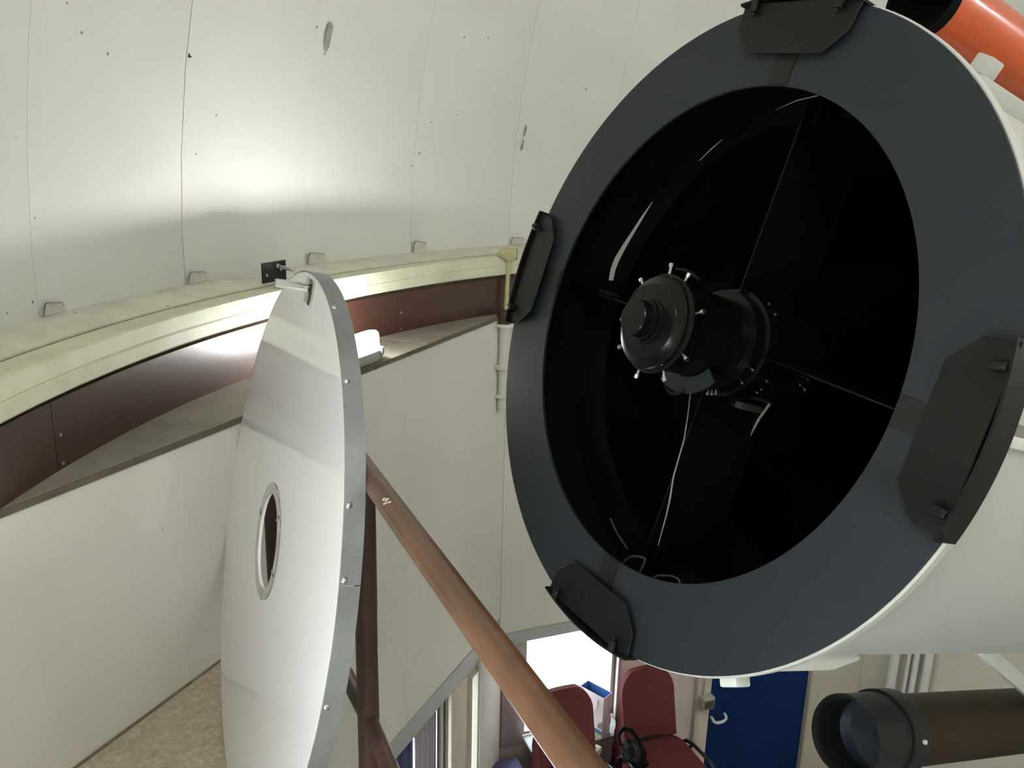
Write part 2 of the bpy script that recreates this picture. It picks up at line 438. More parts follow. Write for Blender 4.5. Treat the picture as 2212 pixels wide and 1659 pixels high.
# beam strips and corner columns on the lower walls
b1 = tag(G().box(-ext(0)[0], 1.06, -.004, .0135, -2.545, -2.443).obj('trim_7', beam_paint, bevel=.002, smooth=0), kind='structure'); b1.matrix_world = wall_M(0)
b2 = tag(G().box(-HALF + .02, HALF, -.03, .0135, -2.60, -2.545).obj('trim_8', beam_paint, bevel=.004, smooth=0), kind='structure'); b2.matrix_world = wall_M(1)
c1 = tag(G().box(.737, .905, -.012, .0135, ZF, -2.546).obj('trim_9', cream_paint, bevel=.01, bseg=3), kind='structure'); c1.matrix_world = wall_M(0)
c2 = tag(G().box(1.055, HALF - .012, -.02, .0135, ZF, -2.546).obj('trim_10', frame_white, bevel=.006), kind='structure'); c2.matrix_world = wall_M(0)

# floors
g = G().prism([((AP + .2) / math.cos(PI / 8) * math.cos(PH0 + PI / 8 + i * PI / 4) + CX, (AP + .2) / math.cos(PI / 8) * math.sin(PH0 + PI / 8 + i * PI / 4) + CY) for i in range(8)], -.12, 0)
tag(g.obj('floor_lower', lower_floor_mat, smooth=0), kind='structure')
PLAT = [(-.752, 2.463), (-1.108, 1.632), (-1.112, 1.60), (-.205, -.665), (.855, -1.13)]
g = G().prism(PLAT, Z_PLAT - .16, Z_PLAT)
tag(g.obj('floor', carpet, bevel=0.004, smooth=0), kind='structure')
# quadrant strip where carpet meets the wall
g = G().box(-ext(0)[0] + .03, -.42, -.008, -.001, -1.487, -1.481)
q = tag(g.obj('baseboard_left', grime, bevel=.003), kind='structure'); q.matrix_world = wall_M(0)
# outdoor ground
tag(G().box(-30, 30, -30, 30, -.3, -.14).obj('ground_outdoors', ground_mat, smooth=0), kind='structure')

# ------------------------------------------------------------------ windows and door
def window(name, k, u0, u1, z0, z1, y, fw, mull, fm):
    o = G()
    d0, d1 = y, y + .05
    o.box(u0, u0 + fw, d0, d1, z0, z1).box(u1 - fw, u1, d0, d1, z0, z1)
    o.box(u0 + fw, u1 - fw, d0, d1, z0, z0 + fw).box(u0 + fw, u1 - fw, d0, d1, z1 - fw, z1)
    for mu in mull: o.box(mu - fw * .45, mu + fw * .45, d0 + .004, d1 - .004, z0 + fw, z1 - fw)
    ob = o.obj(name, fm, smooth=0); ob.matrix_world = wall_M(k); tag(ob, kind='structure')
    edges = [u0 + fw] + [e for mu in mull for e in (mu - fw * .45, mu + fw * .45)] + [u1 - fw]
    for a, b in zip(edges[::2], edges[1::2]):
        G().box(a, b, y + .020, y + .026, z0 + fw, z1 - fw).obj('pane', pane, ob, smooth=0)
    return ob
w1 = window('window_1', 0, -1.248, .733, -3.748, -2.547, .05, .035, (-.45, .655), frame_white)
G().box(.664, .676, .044, .0545, -3.70, -2.585).obj('gasket', frame_dark, w1, smooth=0)
G().box(.706, .730, .02, .049, -3.74, -2.55).obj('jamb_seal', frame_dark, w1, smooth=0)
w2 = window('window_2', 1, -1.163, -.577, -3.248, -2.602, .03, .02, (), frame_alu)
G().box(-.577, -.5755, .015, .029, -3.24, -2.62).obj('jamb_seal', frame_dark, w2, smooth=0)
G().box(-1.16, -.58, -.15, .0295, -3.27, -3.25).obj('window_sill', sill_grey, w2, bevel=.003)
w3 = window('slit_added', 0, .972, 1.050, -3.998, -2.602, -.006, .006, (), frame_white)  # slit window made up to show the bright strip beside the column
w4 = window('window_added', 7, -.978, .018, -1.438, -.802, .06, .03, (-.3,), frame_white)  # unseen window added to throw daylight on the cover disc
# architrave of window 2
g = G()
g.box(-.575, -.553, -.012, .0135, -3.28, -2.605).box(-1.30, -1.167, -.006, .0135, -3.28, -2.605)
ar = tag(g.obj('trim_11', frame_alu, bevel=.003), kind='structure'); ar.matrix_world = wall_M(1)
for k, u0, u1, z0, z1, y in ((0, -1.20, .70, -3.7, -2.6, .12), (1, -1.13, -.61, -3.22, -2.64, .10), (7, -.94, -.01, -1.41, -.83, .13)):
    ld = bpy.data.lights.new('daylight_portal', 'AREA'); ld.shape = 'RECTANGLE'; ld.size = u1 - u0; ld.size_y = z1 - z0
    ld.cycles.is_portal = True
    lo = bpy.data.objects.new('daylight_portal', ld); COL.objects.link(lo)
    lo.matrix_world = wall_M(k) @ Matrix.Translation(((u0 + u1) / 2, y, (z0 + z1) / 2)) @ Matrix.Rotation(-PI / 2, 4, 'X')
# curtains in the left window
def curtain(name, label, u0, u1, m, waves):
    g = G(); n = 40
    for i in range(n):
        a, b = i / n, (i + 1) / n
        ya, yb = (.030 - .012 * math.cos(2 * PI * waves * t) for t in (a, b))
        ua, ub = u0 + (u1 - u0) * a, u0 + (u1 - u0) * b
        g.face([(ua, ya, -3.70), (ub, yb, -3.70), (ub, yb, -2.57), (ua, ya, -2.57)])
    o = g.obj(name, m, smooth=60); o.modifiers.new('thickness', 'SOLIDIFY').thickness = 0.003
    o.matrix_world = wall_M(0); return tag(o, label, 'curtain')
curtain('window_curtain', 'pale lavender curtain hanging at the side of the lower window', .425, .612, lavender, 3)
curtain('window_curtain', 'slate blue curtain hanging in the lower window', .16, .405, navy_fabric, 4)

# blue door
dm = wall_M(1)
dr = G().box(.100, .900, .03, .07, ZF + .006, -2.452).obj('door_1', door_blue, bevel=.003, smooth=0); dr.matrix_world = dm; tag(dr, kind='structure')
hz = -3.47
hd = G().tube([(.150, .031, hz + .02), (.150, .012, hz + .018), (.155, .002, hz + .004), (.172, -.004, hz - .004), (.200, -.005, hz - .006), (.228, -.004, hz - .004), (.245, .002, hz + .004), (.250, .012, hz + .018), (.250, .031, hz + .02)], .010, 12).obj('door_handle', door_white, dr)
fr = G()
fr.box(-.005, .098, -.014, .10, ZF, -2.44).box(.902, .914, -.002, .10, ZF, -2.44).box(.098, .902, -.014, .10, -2.4505, -2.44)
fr = tag(fr.obj('trim_12', cream_paint, bevel=.004), kind='structure'); fr.matrix_world = dm
bw = tag(G().box(.9155, HALF, .0, .0135, ZF, -2.61).obj('trim_13', wall_low, smooth=0), kind='structure'); bw.matrix_world = dm
# meter box on the door frame with its conduit
mb = thing('meter_box', 'small grey wall box with a dark window beside the blue door', 'wall box', dm @ Matrix.Translation((.052, -.0145, -3.265)))
G().prism([(-.045, -.055), (.045, -.055), (.045, 0), (-.045, 0)], -.042, .042).obj('case', box_grey, mb, bevel=.01, bseg=3)
G().box(-.032, .034, -.0585, -.0555, -.028, .024).obj('window', box_dark, mb, bevel=.001)
G().cyl((-.012, -.012, .0425), (-.012, -.012, .42), .006, 12).obj('conduit', pipe_white, mb)

# white pipes on the right-hand wall
for u, r, z0, lab in ((-1.13, .030, -3.50, 'widest white wall pipe beside the beige panel edge'), (-1.045, .012, -3.46, 'thin white wall pipe beside the widest one'),
                      (-1.00, .019, -3.43, 'middling white wall pipe with a chamfered lower end'), (-.93, .026, -3.40, 'white wall pipe ending in a narrower spigot')):
    t = thing('wall_pipe', lab, 'pipe', wall_M(2) @ Matrix.Translation((u, -r - .002, z0)), 'white pipes on the beige wall')
    G().cyl((0, 0, 0), (0, 0, -z0 - 1.2), r, 20).obj('pipe_run', pipe_white, t, bevel=.002, bseg=1)
    G().cyl((0, 0, -.06), (0, 0, -.001), r * .72, 16).obj('pipe_end', pipe_white, t)
    G().box(-r * 1.25, r * 1.25, -r * .4, r, .62, .645).obj('pipe_clip', pipe_white, t, bevel=.003)

# ------------------------------------------------------------------ bulkhead lamps on the ledge
def lamp_M(k, u, y): return wall_M(k) @ Matrix.Translation((u, y, -.765))
lamp = thing('bulkhead_lamp', 'lit oval bulkhead lamp lying on the ledge above the white wall, behind the leaning disc', 'lamp', lamp_M(0, .085, .047), 'bulkhead lamps around the ledge')
def oval(rx, ry, n=40, p=3.0):
    out = []
    for i in range(n):
        a = 2 * PI * i / n; c, s = math.cos(a), math.sin(a)
        out.append((rx * math.copysign(abs(c) ** (2 / p), c), ry * math.copysign(abs(s) ** (2 / p), s)))
    return out
def oval_lathe(g, layers):
    rings = [[g.bm.verts.new((x, y, z)) for x, y in oval(rx, ry)] for rx, ry, z in layers]
    for A, B in zip(rings[:-1], rings[1:]):
        for i in range(len(A)): g.bm.faces.new([A[i], A[(i + 1) % len(A)], B[(i + 1) % len(A)], B[i]])
    g.bm.faces.new(rings[0][::-1]); g.bm.faces.new(rings[-1])
    return g
oval_lathe(G(), [(.124, .038, .002), (.134, .044, .012), (.136, .045, .036)]).obj('lamp_base', lamp_grey, lamp)
oval_lathe(G(), [(.138, .047, .0365), (.138, .047, .044)]).obj('lamp_rim', lamp_grey, lamp)
oval_lathe(G(), [(.130, .024, .0442), (.129, .0235, .082), (.125, .021, .098), (.114, .016, .108), (.09, .008, .113)]).obj('lamp_lens', lens_mat, lamp)
for sx in (-1, 1):
    G().box(sx * .085 - .007, sx * .085 + .007, -.053, -.0455, .026, .054).obj('clip', lamp_grey, lamp, bevel=.002)
for k, lab in ((7, 'added lit oval bulkhead lamp on the ledge of the near left wall'), (5, 'added lit oval bulkhead lamp on the ledge of the rear wall'), (3, 'added lit oval bulkhead lamp on the ledge of the far right wall')):  # unseen copies of the lamp, added to brighten dome and disc
    dup(lamp, lamp_M(k, -.05, .055), lab)

# unseen fluorescent battens added inside the dome for general light
tube_mat = mat('added_batten_tube', (0.9, 0.9, 0.9), rough=0.3, emit=ADDED_BATTEN_L)
def added_batten_M(az, z):
    el = math.asin((z + .47) / RD); n_ = -dome_pt(R_(az), el).normalized()
    x_ = Vector((-math.sin(R_(az)), math.cos(R_(az)), 0)); y_ = n_.cross(x_)
    p = dome_pt(R_(az), el, .035) + Vector((CX, CY, ZB)); return frame(x_, y_, n_, p)
bt = thing('added_batten', 'added white fluorescent batten on the dome over the near left wall', 'light', added_batten_M(ADDED_BATTENS[0][0], ADDED_BATTENS[0][1]), 'added fluorescent battens inside the dome')
G().box(-.62, .62, -.03, .03, 0, .04).obj('added_batten_body', white_metal, bt, bevel=.005)
G().cyl((-.585, 0, .062), (.585, 0, .062), .015, 16).obj('tube', tube_mat, bt)
for sx in (-1, 1): G().box(sx * .60 - .014, sx * .60 + .014, -.018, .018, .04, .082).obj('end_cap', white_metal, bt, bevel=.003)
for az_, z_, lab_ in ADDED_BATTENS[1:]: dup(bt, added_batten_M(az_, z_), lab_)

# ------------------------------------------------------------------ things fixed to the ring
def ring_M(az, r, z): return TR(CX + r * math.cos(R_(az)), CY + r * math.sin(R_(az)), EYE + z, R_(az) + PI / 2)
# local frame: x along the ring (to the left seen from inside is +), y towards the centre
bk = thing('bracket_plate', 'black square bracket plate with steel bolts standing on the dome ring', 'bracket', ring_M(156.75, 3.53, -.475))
G().box(-.066, .066, -.006, 0, .0, .072).obj('plate', black_paint, bk, bevel=.0015, bseg=1)
for x, z in ((-.012, .056), (-.030, .044)):
    bo = G().cyl((x, 0, z), (x, .055, z - .002), .0036, 10).obj('bolt', steel, bk)
    G().cyl((x, .055, z - .002), (x, .061, z - .002), .0085, 6).obj('bolt_head', steel, bo)
    G().cyl((x, .0, z), (x, .006, z), .0085, 6).obj('nut', steel, bo)
G().cyl((.046, 0, .028), (.046, .003, .028), .0055, 12).obj('rivet', steel, bk)

yb = thing('ring_clamp', 'pale yellow hammer-shaped clamp hanging from the dome ring over the wall corner', 'clamp', ring_M(134.7, 3.44, -.46))
# x+ is to the left seen from inside
G().prism([(.058, -.012), (.053, -.026), (.035, -.028), (.03, -.036), (.018, -.046), (-.032, -.046), (-.040, -.030), (-.040, .002), (-.034, .012), (.018, .016), (.04, .006)], -.012, .026,
          Matrix(((1, 0, 0, 0), (0, 0, 1, 0), (0, 1, 0, 0), (0, 0, 0, 1)))).obj('head', pale_yellow, yb, bevel=.003)
G().box(-.048, -.0402, -.010, .022, -.044, .008).obj('jaw', mat('clamp_brown', (0.16, 0.13, 0.06), rough=.7), yb, bevel=.002)
G().prism([(-.016, -.046), (.004, -.046), (.010, -.15), (.016, -.30), (-.006, -.30), (-.010, -.15)], .0, .012,
          Matrix(((1, 0, 0, 0), (0, 0, 1, 0), (0, 1, 0, 0), (0, 0, 0, 1)))).obj('stem', pale_yellow, yb, bevel=.002)

dp = thing('corner_pipe', 'white painted pipe with round flanges in the wall corner below the yellow clamp', 'pipe', TR(-.045, 4.055, EYE - 2.3))
G().cyl((0, 0, 1.06), (0, 0, 1.50), .024, 20).obj('pipe_run', wall_paint, dp)
for z, r, h in ((1.485, .046, .014), (1.275, .044, .022), (1.13, .040, .016)):
    G().cyl((0, 0, z), (0, 0, z + h), r, 24).obj('flange', wall_paint, dp, bevel=.002)
G().cyl((0, 0, 1.297), (0, 0, 1.317), .030, 6).obj('nut', wall_paint, dp, bevel=.002)
G().lathe([(.0, 1.56), (.034, 1.56), (.036, 1.52), (.030, 1.51), (.034, 1.50), (0, 1.499)], 14).obj('rusty_cap', rust, dp)

# ------------------------------------------------------------------ railing
def V(x, y, z): return Vector((x, y, EYE + z))
RZ = -.56
rl = thing('guard_rail', 'brown painted tubular guard rail along the edge of the platform', 'railing', TR(-.266, 1.457, Z_PLAT - .14))
o0 = rl.matrix_world.translation
pA, pB, pC = V(.80, -.955, RZ), V(-.266, 1.457, RZ), V(-.655, 2.225, RZ)
pW = V(-.742, 2.41, RZ)
def L3(*ps): return [p - o0 for p in ps]
pE = pB + (pB - pA).normalized() * .5
tr = G().tube(L3(pA, (pA + pB) / 2, pB, pE), .0205, 28).obj('top_rail', rail_brown, rl)
dz = Vector((0, 0, -.527))
G().tube(L3(pA + dz, (pA + pB) / 2 + dz, pB + dz, pC + dz), .0165, 24).obj('mid_rail', post_brown, rl)
for p, r, dn in ((pB, .0215, .018), (pC + Vector((.004, 0, 0)), .036, .30), (pA, .0215, .018)):
    G().cyl(p - o0 + Vector((0, 0, -dn)), Vector((p.x, p.y, Z_PLAT - .14)) - o0, r, 28).obj('post', post_brown, rl)
# small paint chips on the top rail
dirr = (pA - pB).normalized(); side = Vector((-.915, -.404, 0)).normalized()
for i, (s, a, r) in enumerate(((.19, 50, .004), (.198, 60, .005), (.203, 40, .003), (.211, 64, .0035), (.207, 52, .0028))):
    nrm = side * math.cos(R_(a)) + Vector((0, 0, 1)) * math.sin(R_(a))
    c = pB + dirr * s - o0 + nrm * .0195
    G().cyl(c, c + nrm * .0016, r, 8, r * .6).obj('paint_chip', chip_white, tr)

# ------------------------------------------------------------------ telescope cover disc
Cd = Vector((-.54958, 1.79400, -.87363 + EYE))
nd = Vector((-.895985, -.398575, .19583)).normalized(); td = Vector((-nd.y, nd.x, 0)).normalized(); ud = nd.cross(td)
RDISC = .62
dc = thing('telescope_cover', 'large white round telescope cover with a central hole leaning on the brown rail', 'cover', frame(td, ud, nd, Cd))
G().lathe([(.108, 0), (.60, 0), (RDISC - .002, 0), (RDISC - .002, -.006), (.108, -.006)], 160, True).obj('face', disc_white, dc, smooth=30)
G().lathe([(RDISC - .0015, -.001), (RDISC + .0005, .0), (RDISC + .0015, -.001), (RDISC + .0015, -.037), (RDISC - .0015, -.037)], 120, True, R_(17.2), R_(17.2 + 359.85)).obj('rim', galv, dc, smooth=30)
rvm = G().lathe([(0, .0032), (.003, .0028), (.0052, .0012), (.006, 0)], 12).mesh('rivet', steel)
for a in (92, 70.1, 50.7, 29.2, 17.9, -2.2, -22, -45, 115, 140, 170, 200, 235, 270, 295):
    x, y = math.cos(R_(a)), math.sin(R_(a))
    m = Matrix.Translation((x * (RDISC + .0013), y * (RDISC + .0013), -.009)) @ Vector((x, y, 0)).to_track_quat('Z', 'Y').to_matrix().to_4x4()
    link('rivet', rvm, dc, m)
G().lathe([(.1085, .0002), (.132, .0002), (.132, .0026), (.1085, .0026)], 72, True).obj('hole_ring', acrylic, dc)
for a in (47, -12, -72, 170):
    m = Matrix.Rotation(R_(a), 4, 'Z')
    G().box(.1085, .133, -.003, .003, .0028, .0044, m).obj('ring_clip', acrylic, dc, bevel=.001)
hb = G().box(-.02, .05, .555, .61, .0003, .004).obj('handle_plate', acrylic, dc, bevel=.001)
hr = G().cyl((.003, .588, .0042), (.003, .588, .074), .0105, 24).obj('handle_rod', acrylic, dc, bevel=.0012)
G().cyl((.028, .588, .0042), (.028, .588, .007), .004, 10).obj('screw', chair_black, hb)

# ------------------------------------------------------------------ telescope
c0 = Vector((.34392, 1.67315, -.33701 + EYE))
nt_ = Vector((-.8337, -.47728, .27776)).normalized(); tt = Vector((-nt_.y, nt_.x, 0)).normalized(); ut = nt_.cross(tt)
TM = frame(tt, ut, nt_, c0)
tel = thing('telescope', 'large cream reflecting telescope with a dark grey front ring, open end towards the room', 'telescope', TM)
RO, RI = .649, .4895
G().lathe([(RI, 0), (RO, 0), (RO, -.006), (RI, -.006)], 160, True).obj('front_ring', annulus_grey, tel, smooth=30)
tb = G().lathe([(.604, -.0065), (.651, -.0065), (.653, -.009), (.653, -.024), (.651, -.026), (.614, -.027), (.614, -2.25), (.30, -2.25), (.30, -2.24), (.604, -2.24)], 128, True).obj('tube', tube_cream, tel, smooth=30)
G().lathe([(.603, -.012), (.505, -.012), (.505, -.018), (.60, -.022), (.60, -.20), (.498, -.20), (.498, -.206), (.60, -.21), (.60, -.55), (.50, -.55), (.50, -.556), (.60, -.56), (.60, -2.2), (.0, -2.2)], 96).obj('inner_tube', black_matt, tel, smooth=20)
# long strip on the tube side, a grey bar paints its shadow line
G().box(.612, .6215, -.034, -.016, -2.2, -.028).obj('tube_strip', white_metal, tel, bevel=.002)
G().box(.612, .6155, -.015, .002, -2.2, -.028).obj('strip_shadow', ledge_board, tel)  # shadow beside the strip, put in as a grey bar
# cover clips
clip_poly = [(.545, -.094), (.587, -.140), (.640, -.146), (.640, .146), (.587, .140), (.545, .094)]
plate_me = G().prism(clip_poly, .013, .0165).mesh('clip_plate', pad_black, bevel=.0008, bseg=1, smooth=0)
lip_me = G().lathe([(.6495, -.028), (.654, -.028), (.654, .026), (.6495, .026)], 24, True, R_(-13.2), R_(13.2)).mesh('clip_lip', pad_black, smooth=30)
foot_me = G().prism([(.575, -.10), (.64, -.12), (.64, .12), (.575, .10)], .0005, .0128).mesh('clip_spacer', black_matt, smooth=0)
bolt_me = G().cyl((.649, 0, .0255), (.628, 0, .0255), .0085, 6).cyl((.6275, 0, .0255), (.620, 0, .0255), .0045, 10).mesh('clip_bolt', pad_black, bevel=.001, bseg=1)
strap_me = G().box(.4905, .574, -.025, .025, .0002, .0022).mesh('strap', black_paint, smooth=0)
for a in (85, 176, -92, -3.2):
    m = Matrix.Rotation(R_(a), 4, 'Z')
    cl = link('cover_clip', plate_me, tel, m)
    link('clip_lip', lip_me, cl); link('clip_spacer', foot_me, cl); link('strap', strap_me, cl)
    for d in (-9.6, 9.6): link('clip_bolt', bolt_me, cl, Matrix.Rotation(R_(d), 4, 'Z'))
# spider vanes
for a in (86, 176, -94, -4):
    m = Matrix.Rotation(R_(a), 4, 'Z')
    va = link('spider_vane', G().box(.10, .595, -.0015, .0015, -.30, -.10).mesh('spider_vane', gloss_black, smooth=0), tel, m)
    G().box(.46, .50, -.008, .008, -.17, -.13).obj('vane_fixing', steel if a == 176 else gloss_black, va, bevel=.002)
# secondary housing
sh = G().lathe([(0, -.30), (.10, -.30), (.104, -.296), (.104, -.17), (.112, -.168), (.112, -.115), (.104, -.113), (.104, -.085), (.086, -.084), (.086, .07), (0, .07)], 72).obj('secondary_housing', gloss_black, tel, smooth=25)
G().lathe([(.094, .071), (.0985, .071), (.0985, .078), (.094, .0795), (.092, .084), (.092, .090), (.090, .0935), (.076, .1005), (.074, .1025), (.060, .103), (.046, .104), (.045, .108), (.041, .109), (.040, .118), (.036, .119), (.0355, .140), (.0335, .1425), (.0, .1425)], 72).obj('lens_cap', gloss_black, sh, smooth=20)
sm_ = G().cyl((.0, 0, 0), (.018, 0, 0), .0026, 8).cyl((.0182, 0, 0), (.026, 0, 0), .0048, 10).mesh('screw', steel)
for i, a in enumerate((97, 68, 22, -25, -58, -100, 215, 186, 140)):
    link('screw', sm_, sh, Matrix.Rotation(R_(a), 4, 'Z') @ Matrix.Translation((.090 if i % 2 else .094, 0, .074)))
for a, z in ((-20, -.10), (-38, -.10), (-70, -.09), (-76, -.09), (-82, -.09), (-28, -.155), (-15, -.26), (-27, -.27), (-40, -.16), (-46, -.16), (60, -.14), (45, -.14)):
    link('screw', sm_, sh, Matrix.Rotation(R_(a), 4, 'Z') @ Matrix.Translation((.0985, 0, z)) @ Matrix.Scale(.6, 4))
G().box(-.010, .010, -.128, -.1125, -.27, -.20).obj('connector', mat('connector_beige', (0.05, 0.048, 0.04), rough=.5), sh, bevel=.003)
# pale crescent plate behind the cap and handle wire
G().lathe([(.088, -.02), (.122, -.02), (.122, -.024), (.088, -.024)], 30, True, R_(-118), R_(-40)).obj('crescent_plate', annulus_grey, sh)
def arc(r, a0, a1, z, n=24): return [(r * math.cos(R_(a0 + (a1 - a0) * i / n)), r * math.sin(R_(a0 + (a1 - a0) * i / n)), z if not callable(z) else z(i / n)) for i in range(n + 1)]
G().tube(arc(.113, 100, 62, .055, 14), .0032, 8).obj('wire', gloss_black, sh)
G().tube(arc(.127, -60, -120, lambda s: .02 - .06 * s, 20), .0045, 8).obj('wire', gloss_black, sh)
# ribbon cable on the inner edge: runs of varying twist
def ribbon(a0, a1, r, z, wr0, wr1, n=18):
    g = G()
    for i in range(n):
        q = []
        for t in (i / n, (i + 1) / n):
            a = R_(a0 + (a1 - a0) * t); wd = wr0 + (wr1 - wr0) * t
            rr = r + .012 * math.sin(3 * t)
            q.append(((rr + wd) * math.cos(a), (rr + wd) * math.sin(a), z + wd * .8)); q.append(((rr - wd) * math.cos(a), (rr - wd) * math.sin(a), z - wd * .8))
        g.face([q[0], q[2], q[3], q[1]])
    return g
def flat_run(pts, ws, z):
    g = G(); P = [Vector((x, y, z)) for x, y in pts]; q = []
    for k_, p in enumerate(P):
        d = (P[min(k_ + 1, len(P) - 1)] - P[max(k_ - 1, 0)]).normalized(); side_ = Vector((-d.y, d.x, 0))
        q.append((p + side_ * ws[k_] + Vector((0, 0, ws[k_])), p - side_ * ws[k_]))
    for a, b in zip(q[:-1], q[1:]): g.face([a[0], b[0], b[1], a[1]])
    return g
rb = flat_run([(-.415, .068), (-.419, .095), (-.415, .122), (-.402, .155), (-.384, .194), (-.366, .232), (-.347, .270)], [.0055, .006, .0062, .005, .0035, .0028, .0006], -.1).obj('ribbon_cable', cable_grey, tel, smooth=60)
flat_run([(-.228, .369), (-.202, .394), (-.175, .417)], [.0006, .0011, .0006], -.1).obj('cable_run', cable_grey, rb)
flat_run([(-.045, .478), (.003, .495), (.055, .503)], [.0004, .0008, .0009], -.1).obj('cable_run', cable_grey, rb)
# thin cords hanging inside, and a drawn highlight of the vane edge
G().tube([(-.043, -.119, -.1), (-.03, -.17, -.1), (-.02, -.219, -.1), (-.019, -.26, -.1), (-.018, -.301, -.1), (-.009, -.345, -.1), (-.005, -.38, -.1), (-.002, -.449, -.1)], [.0012, .0012, .0016, .0018, .002, .0022, .0016, .001], 8).obj('cord_or_glint', cable_grey, tel)
G().tube([(.013, -.102, -.28), (-.003, -.141, -.28), (-.018, -.205, -.28)], [.003, .003, .0012], 8).obj('cord_or_glint', cable_grey, tel)  # bright edge of the lower vane, its highlight drawn as a tube
G().tube([(-.018, -.215, -.28), (-.037, -.299, -.28), (-.054, -.383, -.28), (-.083, -.479, -.28)], .0016, 8).obj('cord_or_glint', cord_grey, tel)  # fainter outer end of the same vane edge highlight
def smooth_pts(pts, n=5):
    P = [Vector(p) for p in pts]; out = []
    for i_ in range(len(P) - 1):
        p0, p1, p2, p3 = P[max(i_ - 1, 0)], P[i_], P[i_ + 1], P[min(i_ + 2, len(P) - 1)]
        for k_ in range(n):
            t_ = k_ / n
            out.append(.5 * ((2 * p1) + (p2 - p0) * t_ + (2 * p0 - 5 * p1 + 4 * p2 - p3) * t_ ** 2 + (3 * p1 - p0 - 3 * p2 + p3) * t_ ** 3))
    return out + [P[-1]]
G().tube(smooth_pts([(-.088, -.53, -.1), (-.084, -.520, -.1), (-.068, -.504, -.1), (-.033, -.491, -.1), (-.026, -.499, -.1), (-.032, -.53, -.1)]), .0028, 8).obj('cord_or_glint', cord_grey, tel)
G().tube(smooth_pts([(-.002, -.53, -.1), (.022, -.508, -.1), (.045, -.497, -.1), (.066, -.489, -.1), (.085, -.490, -.1), (.092, -.505, -.1)]), .0026, 8).obj('cord_or_glint', cord_grey, tel)
G().tube([(-.172, -.456, -.1), (-.131, -.479, -.1), (-.089, -.494, -.1)], .0022, 8).obj('cord_or_glint', cord_grey, tel)
# white fittings under the tube
mB = Matrix.Rotation(R_(-60), 4, 'Z')
G().prism([(-.03, .612), (-.30, .612), (-.38, .612), (-.39, .620), (-.385, .626), (-.30, .643), (-.03, .643)], -.022, .022,
          mB @ Matrix(((0, 1, 0, 0), (0, 0, 1, 0), (1, 0, 0, 0), (0, 0, 0, 1)))).obj('slide_bar', white_metal, tel, bevel=.004)
kb = G().box(.645, .668, -.02, .02, -.066, -.028, Matrix.Rotation(R_(-60), 4, 'Z')).obj('locking_knob', white_metal, tel, bevel=.004)
# orange guide telescope on top
gx, gy = .080, .752
og = G().lathe([(.078, -.275), (.078, -1.5), (.0, -1.5)], 48).obj('orange_guide_scope', orange, tel)
og.matrix_basis = Matrix.Translation((gx, gy, 0))
G().lathe([(.0, -.36), (.072, -.36), (.072, -.266), (.0795, -.266), (.0805, -.283), (.078, -.284)], 48).obj('lens_hood', black_matt, og)
mt = Matrix.Translation((-gx, -gy, 0)) @ Matrix.Rotation(R_(68.5), 4, 'Z')
G().box(.611, .646, -.034, .034, -1.25, -.272, mt).obj('mount_bar', tube_cream, og, bevel=.004)
G().box(.6465, .680, -.019, .019, -.318, -.278, mt).obj('mount_lug', tube_cream, og, bevel=.004)
G().box(.6505, .690, -.022, .022, -1.20, -1.15, mt).obj('mount_lug', tube_cream, og, bevel=.004)
# bronze guide telescope below
bz = G().lathe([(.094, -1.02), (.094, -1.9), (.0, -1.9)], 48).obj('bronze_guide_scope', bronze, tel)
bz.matrix_basis = Matrix.Translation((.078, -.885, 0))
G().lathe([(.088, -1.0), (.088, -.865), (.097, -.850), (.100, -.846), (.102, -.848), (.101, -.90), (.1035, -.98), (.1035, -.99), (.100, -.99)], 56).obj('lens_hood', black_paint, bz)
G().lathe([(.0, -.962), (.05, -.958), (.088, -.95)], 48).obj('objective_lens', blue_glass, bz)
G().lathe([(.096, -.985), (.110, -.985), (.110, -1.05), (.108, -1.055), (.095, -1.055)], 56).obj('band', black_paint, bz)
G().cyl((.1095 * math.cos(R_(20)), .1095 * math.sin(R_(20)), -1.02), (.116 * math.cos(R_(20)), .116 * math.sin(R_(20)), -1.02), .006, 12).obj('band_screw', white_metal, bz)
# cradle beam carrying the bronze scope
def beam(g, p0, p1, w_, h_):
    p0, p1 = Vector(p0), Vector(p1); d = (p1 - p0); q = d.to_track_quat('Z', 'Y').to_matrix().to_4x4(); q.translation = p0
    return g.box(-w_ / 2, w_ / 2, -h_ / 2, h_ / 2, 0, d.length, q)
beam(G(), (.165, -.585, -1.14), (.140, -.78, -1.66), .05, .04).obj('cradle_beam', white_metal, tel, bevel=.004)
beam(G(), (.08, -.60, -1.78), (.08, -.80, -1.78), .05, .05).obj('cradle_post', white_metal, tel, bevel=.004)

# mount and pier (to the right, beyond the frame)
pm = thing('telescope_pier', 'cream steel pier carrying the large telescope', 'pier', TR(CX, CY, 0))
G().lathe([(0, 0), (.36, 0), (.36, .04), (.24, .06), (.20, 2.55), (.27, 2.57), (.27, 2.66), (0, 2.66)], 40).obj('column', tube_cream, pm)
Pt = c0 - 1.5 * nt_ - Vector((CX, CY, 0))
top = Vector((0, 0, 2.66)); dv = (Pt - top)
beam(G(), top - dv * .02, top + dv * (1 - .625 / dv.length), .26, .26).obj('axis_head', tube_cream, pm, bevel=.03)

